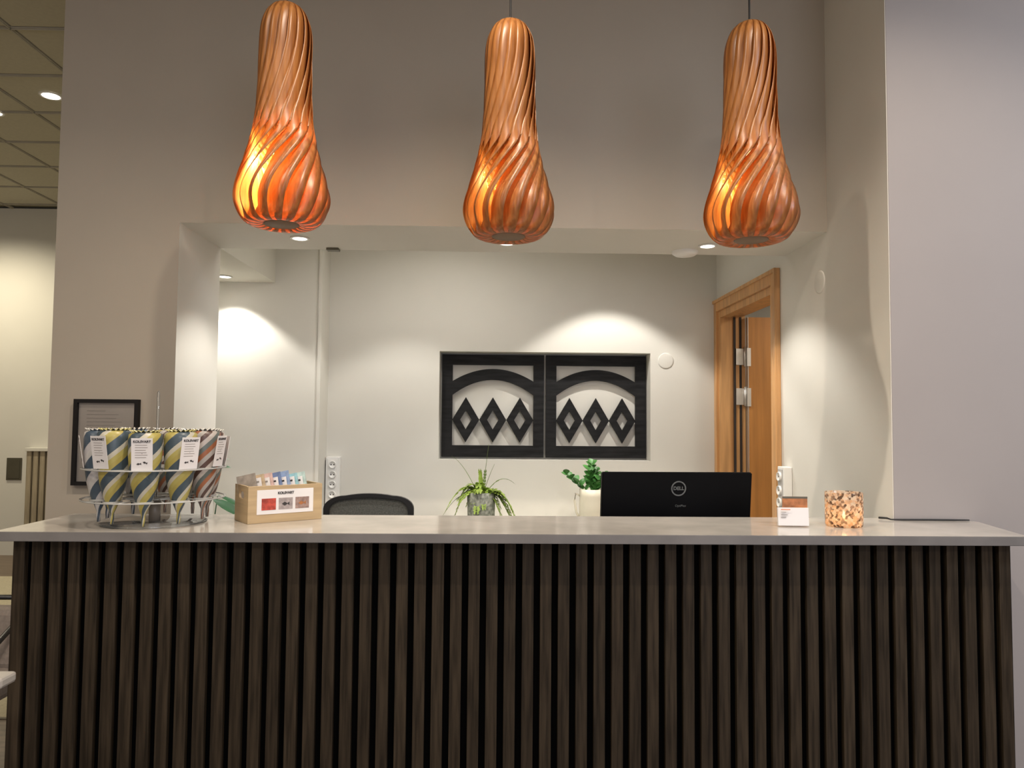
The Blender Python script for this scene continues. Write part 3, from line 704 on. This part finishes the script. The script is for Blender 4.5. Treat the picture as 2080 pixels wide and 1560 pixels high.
# candy cone rack
CXR, CYR = -1.172, 2.60
rk = thing('cone_rack', 'clear round rack holding striped candy cones at the left of the worktop', 'display rack', (CXR, CYR, ZT))
MB().lathe([(0, 0), (.165, 0), (.17, .003), (.165, .006), (0, .006)], 48).obj('base_disc', 'acr', rk)
MB().lathe([(0, .006), (.019, .006), (.019, .078), (0, .078)], 24).obj('hub', 'hubm', rk)
MB().lathe([(0, .055), (.0045, .055), (.0045, .45), (0, .455)], 12).obj('pole', 'acr', rk)
CR = .170
angs = [-113, -77, -41, -5, 31, 67, 103, 139, 175, -149]
for z, hr, nm in ((.188, .0445, 'upper_ring'), (.085, .0235, 'lower_ring')):
    b = MB(); b.lathe([(.222, z), (.229, z), (.229, z+.004), (.222, z+.004), (.222, z)], 56)
    b.lathe([(.02, z), (.10, z), (.10, z+.004), (.02, z+.004), (.02, z)], 40)
    for a in angs:
        c = (CR*math.cos(R(a)), CR*math.sin(R(a)), z); b.lathe([(hr, 0), (hr+.006, 0), (hr+.006, .004), (hr, .004), (hr, 0)], 22, c=c)
        for q in (a+18,):
            b.tube([(.098*math.cos(R(q)), .098*math.sin(R(q)), z+.002), (.224*math.cos(R(q)), .224*math.sin(R(q)), z+.002)], .002, 4)
    b.obj(nm, 'acrw', rk)
def cone(film, topm):
    t = thing('candy_cone', 'x', 'candy cone', (0, 0, 0))
    b = MB(); prof_ = [(0, 0), (.005, .0), (.0065, .02), (.006, .035), (.014, .055), (.029, .09), (.040, .135), (.0465, .18), (.0505, .23), (.052, .28), (.050, .298), (.040, .304)]
    b.lathe(prof_, 28, 0); 
    b.obj('wrapper', film, t)
    b = MB(); n = 36; ring = [b.bm.verts.new(((.040+.010*(i % 2))*math.cos(2*PI*i/n), (.040+.010*(i % 2))*math.sin(2*PI*i/n), .304+.008*(i % 2))) for i in range(n)]
    c = b.bm.verts.new((0, 0, .301)); [b.bm.faces.new((ring[i], ring[(i+1) % n], c)) for i in range(n)]
    b.obj('crimped_top', topm, t)
    tg = MB().band([(-.031, -.056), (.031, -.056), (.031, .05), (-.031, .05)], [(-.001, -.001), (.001, -.001), (.001, .001), (-.001, .001)], -.0006, .0006).obj('tag', 'paper', t, (0, -.0575, .237), (R(9), 0, 0))
    text('KOLSVART', .0105, 'lettering', 'ink', tg, (0, -.0012, .039), bold=.0003)
    b = MB()
    for cx_, cz, a in ((-.009, -.033, .1), (.009, -.029, -.35)):
        cs, sn = math.cos(a), math.sin(a); P = lambda x, z: (cx_+x*cs-z*sn, cz+x*sn+z*cs)
        b.slab([P(-.007, 0), P(-.002, .003), P(.003, 0), P(.007, .003), P(.006, 0), P(.007, -.003), P(.003, 0), P(-.002, -.003)][:1]+[P(-.002, .0035), P(.003, .001), P(.007, .0035), P(.007, -.0035), P(.003, -.001), P(-.002, -.0035)], -.0012, -.0007)
    b.obj('fish_print', 'ink', tg)
    b = MB()
    for k in range(6): b.box((-.02, -.0010, .027-k*.008), (random.uniform(.008, .02), -.0007, .0285-k*.008))
    b.obj('fine_print', 'paperg', tg)
    return t
protos = {'b': cone('cone_b', 'topy'), 'n': cone('cone_n', 'topw'), 'g': cone('cone_g', 'topw')}
used = {'b': 0, 'n': 0, 'g': 0}
cl = [('b', 'blue and yellow striped candy cone with white tag, front left of the rack'), ('b', 'blue and yellow striped candy cone with white tag, front middle of the rack'),
      ('b', 'blue and yellow striped candy cone with white tag, front right of the rack'), ('n', 'brown and grey striped candy cone at the right side of the rack'),
      ('n', 'brown striped candy cone at the right rear of the rack, mostly hidden'), ('n', 'brown striped candy cone at the rear of the rack behind the front right cone'),
      ('n', 'dark brown striped candy cone at the rear middle of the rack'), ('g', 'blue and white striped candy cone at the rear left of the rack'),
      ('g', 'blue and white striped candy cone at the left rear edge of the rack'), ('g', 'blue and grey striped candy cone at the far left of the rack')]
for a, (k, lab) in zip(angs, cl):
    o = protos[k] if not used[k] else copytree(protos[k]); used[k] = 1
    o['label'] = lab; o['group'] = 'striped candy cones in the round rack'
    o.location = (CXR+CR*math.cos(R(a)), CYR+CR*math.sin(R(a)), ZT+.0065 + random.uniform(.002, .009)); o.rotation_euler = (0, 0, R(a+90)+R(random.uniform(-6, 6)))

# wooden box of packets; local x runs along the front, y to the back
bx = thing('wooden_box', 'small light plywood box with white picture label beside the candy rack', 'box', (-.840, 2.560, ZT), R(36))
LW, LD, LH, T = .266, .145, .128, .007
MB().box((0, 0, 0), (LW, T, LH), bev=.001).obj('front_board', 'ply', bx)
MB().box((0, LD-T, 0), (LW, LD, LH), bev=.001).obj('back_board', 'ply', bx)
MB().box((T, T, .001), (LW-T, LD-T, .006)).obj('bottom_board', 'ply', bx)
def side(x0, x1):
    b = MB(); hz, hw, hr = .094, .022, .013
    outer = [(T, 0), (LD-T, 0), (LD-T, LH), (T, LH)]
    # oval slot: ring between rectangle and stadium, resampled to 24 points
    n = 24; O = []; I = []
    cxm, czm = LD/2, hz
    for i in range(n):
        a = 2*PI*(i+.5)/n; c, s = math.cos(a), math.sin(a)
        I.append((cxm+(hw*(1 if c > 0 else -1) if abs(c) > .5 else hw*c*2)*.6+hr*c, czm+hr*s))
        sx = ((LD-T if c > 0 else T)-cxm)/c if abs(c) > 1e-6 else 1e9; sz = ((LH if s > 0 else 0)-czm)/s if abs(s) > 1e-6 else 1e9
        k = min(sx, sz); O.append((cxm+c*k, czm+s*k))
    V = lambda p, x: b.bm.verts.new((x, p[0], p[1]))
    A = [V(p, x0) for p in O]; B = [V(p, x0) for p in I]; C = [V(p, x1) for p in O]; D = [V(p, x1) for p in I]
    for i in range(n):
        j = (i+1) % n
        for q in ((A[i], A[j], B[j], B[i]), (C[j], C[i], D[i], D[j]), (A[j], A[i], C[i], C[j]), (B[i], B[j], D[j], D[i])): b.bm.faces.new(q)
    for cy_, cz_ in ((T, 0), (LD-T, 0), (LD-T, LH), (T, LH)):   # fill the corners cut by the resampling
        near = sorted(range(n), key=lambda i: (O[i][0]-cy_)**2+(O[i][1]-cz_)**2)[:2]
        for x in (x0, x1):
            b.bm.faces.new([V(O[near[0]], x), V(O[near[1]], x), V((cy_, cz_), x)])
    return b
side(0, T).obj('side_board', 'ply', bx); side(LW-T, LW).obj('side_board', 'ply', bx)
lb = MB().box((.030, -.0015, .030), (.232, -.0003, .114)).obj('label_card', 'paper', bx)
text('KOLSVART', .0118, 'lettering', 'ink', lb, (.131, -.0024, .101), bold=.0005)
for x0, mt_ in ((.046, 'red'), (.106, 'greyp'), (.166, 'brownp')):
    pc = MB().box((x0, -.0024, .044), (x0+.050, -.0016, .084)).obj('picture', mt_, lb)
    x1 = x0+.025
    MB().slab([(x1-.014, .063), (x1-.004, .070), (x1+.006, .064), (x1+.013, .070), (x1+.013, .057), (x1+.006, .062), (x1-.004, .056)], -.0031, -.0025).obj('fish_print', 'copper' if mt_ == 'brownp' else 'ink' if mt_ == 'greyp' else 'red', pc)
# packets standing in the box
pk = [('copper', 'orange-brown candy packet at the left end of the plywood box', (.30, .26, .22)), ('beige', 'beige candy packet with orange top, second from the left in the plywood box', (.5, .38, .25)),
      ('pink', 'pale pink candy packet, third from the left in the plywood box', (.6, .42, .38)), ('blue', 'blue topped candy packet in the middle of the plywood box', (.14, .20, .36)),
      ('bluw', 'blue and white candy packet right of the middle in the plywood box', (.25, .34, .52)), ('aqua', 'light blue candy packet with dark mark, second from the right in the box', (.28, .50, .55)),
      ('mint', 'pale mint candy packet at the right end of the plywood box', (.45, .58, .55))]
for i, (nm, lab, colr) in enumerate(pk):
    M_['pk_'+nm] = mat(nm+' packet film', colr, .35, var=.15, scale=60)
    ca, sa = math.cos(bx.rotation_euler.z), math.sin(bx.rotation_euler.z)
    lx, ly = .038+i*.0305, .072
    t = thing('candy_packet', lab, 'packet', (-.840+lx*ca-ly*sa, 2.560+lx*sa+ly*ca, ZT+.0075), bx.rotation_euler.z+R(-48), 'candy packets in the plywood box')
    t.rotation_euler = (R(-8), R(-13), bx.rotation_euler.z+R(-40))
    b = MB(); w0 = .034; h = .158-.004*(i % 2)+(.006 if i in (3, 4) else 0)
    vs = []
    for z, y, ww in ((0, .0085, w0*.95), (.03, .009, w0), (.10, .008, w0), (.14, .003, w0), (h, .001, w0*1.02)):
        vs.append([b.bm.verts.new((sx*ww, sy*y, z)) for sx, sy in ((-1, -1), (1, -1), (1, 1), (-1, 1))])
    b.bm.faces.new(vs[0]); b.bm.faces.new(vs[-1])
    for A, B in zip(vs, vs[1:]):
        for k in range(4): b.bm.faces.new((A[k], A[(k+1) % 4], B[(k+1) % 4], B[k]))
    b.obj('bag', 'pk_'+nm, t)
    if i == 0: continue
    c = MB().box((-.026, -.0102, .085), (.026, -.0092, .142), rot=None).obj('card', 'paper', t, (0, 0, 0))
    MB().box((-.02, -.0110, .125), (.018, -.0103, .131)).box((-.02, -.0110, .112), (.008, -.0103, .114)).obj('print', 'ink' if i > 2 else 'paperg', c)

# card holder with white card and copper-brown card
t = thing('card_stand', 'clear stand with a copper-brown card behind the white cards', 'card holder', (1.062, 2.615, ZT), R(-3))
MB().box((-.045, .0145, 0), (.047, .0175, .098)).box((-.045, .006, 0), (.047, .045, .004)).obj('holder', 'acr', t)
MB().box((-.036, .0065, .006), (.052, .0095, .100), bev=.0005).obj('brown_card', 'copper', t)
MB().box((-.036, .006, .093), (.052, .0064, .100)).obj('card_border', 'plate', t)
t = thing('business_cards', 'white cards with an orange heading standing in front of the copper-brown card', 'card', (1.046, 2.575, ZT), R(-3))
MB().box((-.053, 0, .003), (.053, .012, .065), bev=.0005, rot=Euler((R(-4), 0, 0))).obj('card_stack', 'paper', t)
M_['org'] = mat('orange ink', (.7, .22, .08), .6)
MB().box((-.044, -.0045, .058), (-.012, -.0035, .0605)).obj('heading', 'org', t)
b = MB(); [b.box((-.044, -.004+.0007*k, .050-.009*k), (-.044+.018+.006*(k % 2), -.0022+.0007*k, .0512-.009*k)) for k in range(3)]; b.obj('print', 'paperg', t)
# votive
t = thing('candle_holder', 'lit mosaic glass candle holder at the right of the worktop', 'candle holder', (1.236, 2.600, ZT))
MB().lathe([(0, 0), (.057, 0), (.0615, .004), (.0625, .06), (.0625, .118), (.0605, .1195), (.0585, .118), (.0575, .006), (0, .006)], 40).obj('glass_cup', 'mosaic', t)
MB().lathe([(0, .0065), (.019, .0065), (.020, .022), (0, .022)], 24).obj('tea_light', 'wax', t)
MB().lathe([(0, .024), (.004, .028), (.006, .034), (.004, .044), (0, .056)], 14).obj('flame', 'flame', t)
light('flame_light', 'POINT', (0, 0, .045), .6, (1, .55, .22), .008, parent=t)
# dark strip put in for the shaded joint gap at the wall foot
tag(MB().tube([(1.46, 2.79, 1.106), (1.478, 2.765, 1.1075), (1.485, 2.750, 1.1045), (1.53, 2.7515, 1.1035), (1.62, 2.750, 1.104), (1.72, 2.751, 1.1035), (1.783, 2.751, 1.1035)], [.004, .0035, .0025, .003, .0032, .003, .002], 8).obj('cable', 'cord'),
    'thin black cable lying along the foot of the grey wall on the worktop', 'cable')
